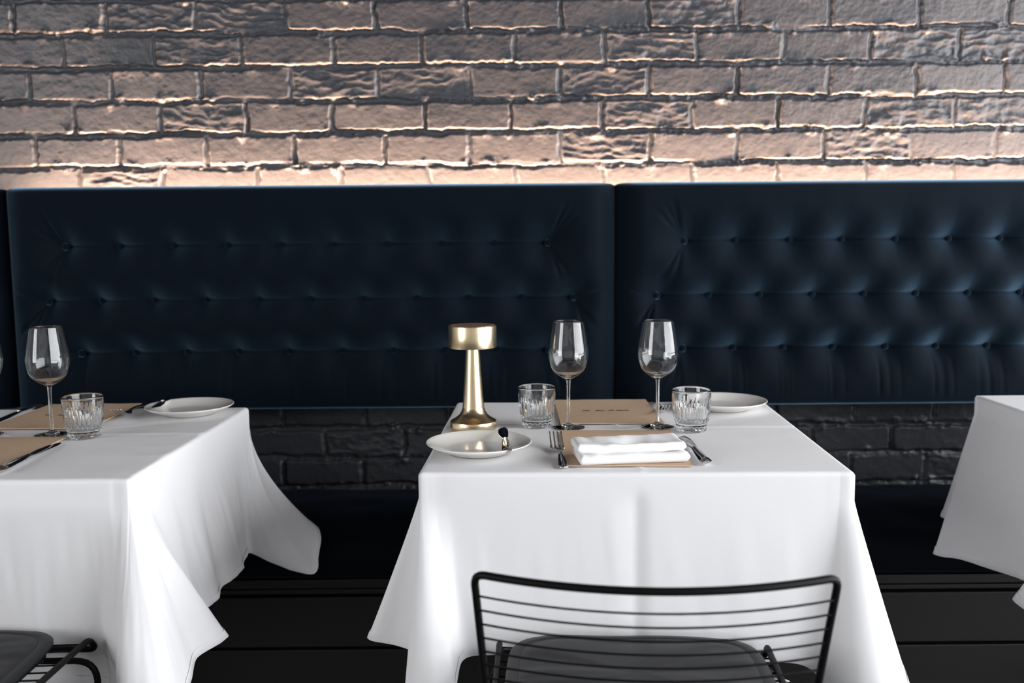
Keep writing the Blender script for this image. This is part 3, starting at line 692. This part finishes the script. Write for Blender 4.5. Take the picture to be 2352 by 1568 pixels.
# ------------------------------------------------------------------ chairs (local: faces +y, origin on the floor under the seat)
def make_chair():
    t = thing('wire_chair', '', 'chair', (0, 0, 0), 0, 'black wire dining chairs')
    HW, SW = .2275, .214                       # half width of the top rail, half width at the seat
    zt, zs = .722, .470
    def sag(x): return -.055*(1-(x/HW)**2)
    def side(sgn):
        return [(sgn*HW, -.180, zt), (sgn*SW, -.105, zs-.002), (sgn*.222, .195, zs-.004), (sgn*.226, .212, zs-.030)]
    top = [(HW*q, -.180+sag(HW*q), zt) for q in np.linspace(-.86, .86, 15)]
    # a closed loop: top rail, right side down and forward, front bar, left side back
    loop = top + side(1)[:0]
    raw = [(-HW, -.180, zt)] + top + side(1) + [tuple(p) for p in side(-1)[::-1]][:-1]
    MB().tube(fillet(raw, .028, 6, True), .0052, True, 10).build('frame', STEEL_BLK, t)
    nW = 11
    for k in range(nW):                        # wires across the back
        q = (k+1)/(nW+.4); w_ = HW+(SW-HW)*q; y0_ = -.180+.075*q; z = zt-.010-(zt-zs-.008)*q
        s = 1-.45*q
        pts = [(w_*p, y0_+sag(HW*p)*s, z) for p in np.linspace(-1, 1, 17)]
        MB().tube(pts, .0016, False, 6).build('back_wire', WIREM, t)
    for k in range(11):                        # wires across the seat
        y = -.085+.026*k; w_ = SW+.008*(k/10)
        MB().tube([(w_*p, y, zs-.005-.004*(1-p*p)) for p in np.linspace(-1, 1, 7)], .0016, False, 6).build('seat_wire', WIREM, t)
    for y, dy in ((.182, .03), (-.075, -.06)):     # an inverted U of tube under the seat, front and rear
        for sgn in (-1, 1):
            MB().tube(fillet([(sgn*.150, y, zs-.037), (sgn*.236, y, zs-.037), (sgn*.243, y+dy, 0.0)], .035, 6), .0056, False, 10).build('leg', STEEL_BLK, t)
        MB().tube([(-.152, y, zs-.037), (.152, y, zs-.037)], .0056, False, 10).build('crossbar', STEEL_BLK, t)
    for sgn in (-1, 1): MB().tube([(sgn*.150, -.10, zs-.0275), (sgn*.150, .18, zs-.0275)], .0042, False, 8).build('seat_brace', STEEL_BLK, t)
    # leather pad: rounded square with a bevelled, stitched border
    n = 128; ang = np.linspace(0, 2*PI, n, endpoint=False); V = []; hw, hd = .203, .150; yc = .045
    def se(a, sc_, ins):
        e = 5.2; c, s_ = np.cos(a), np.sin(a); r = (np.abs(c)**e+np.abs(s_)**e)**(-1/e)
        return c*r*(hw*sc_-ins), yc+s_*r*(hd*sc_-ins)
    rings_ = [(1, .004, .0), (1, .0, .003), (1, .0, .008), (1, .003, .0115), (1, .012, .013), (1, .0165, .0130), (1, .019, .0118), (1, .0215, .0132), (1, .035, .0152), (.7, 0, .0165), (.4, 0, .017), (.1, 0, .017)]
    for sc_, ins, z in rings_:
        x, y = se(ang, sc_, ins)
        for a, b in zip(x, y): V.append((a, b, zs+z+.0008*math.sin(a*31)*float(abs(a) < .15)+((.0016*math.sin(b*70+a*6)+.0012*math.sin(a*24-b*110)*math.cos(b*60)) if z > .014 else 0)))
    m = len(rings_); Fs = [(i*n+k, i*n+(k+1) % n, (i+1)*n+(k+1) % n, (i+1)*n+k) for i in range(m-1) for k in range(n)] + [tuple(range(n))[::-1], tuple(range((m-1)*n, m*n))]
    pad = MB().add(V, Fs).build('seat_pad', LEATHER, t, True, 60)
    x, y = se(ang, 1, .019); MB().tube([(a, b, zs+.0122) for a, b in zip(x, y)], .0007, True, 6).build('stitching', STITCH, pad)
    return t
chair = make_chair()
many(chair, [((.186, -1.304, 0), -.055, 'black wire chair with leather pad in front of the middle table'),
             ((-.950, -1.266, 0), 0.0, 'black wire chair corner at the bottom left in front of the left table')])
lp = [o for o in bpy.data.objects if o.name.startswith('seat_pad') and o.parent.location.x < 0][0]
lp.location = (-.014, .004, 0); lp.rotation_euler = (0, 0, .03)
# care label hanging from the middle chair's pad
pad = [o for o in bpy.data.objects if o.name == 'seat_pad'][0]
lb = MB().box((0, 0, 0), (.036, .0008, .030)); 
lb_o = lb.build('care_label', LABELM, pad, False); lb_o.location = (.214, .098, .452); lb_o.rotation_euler = (.9, .5, .5)
lb_o['label'] = 'small white printed care label'
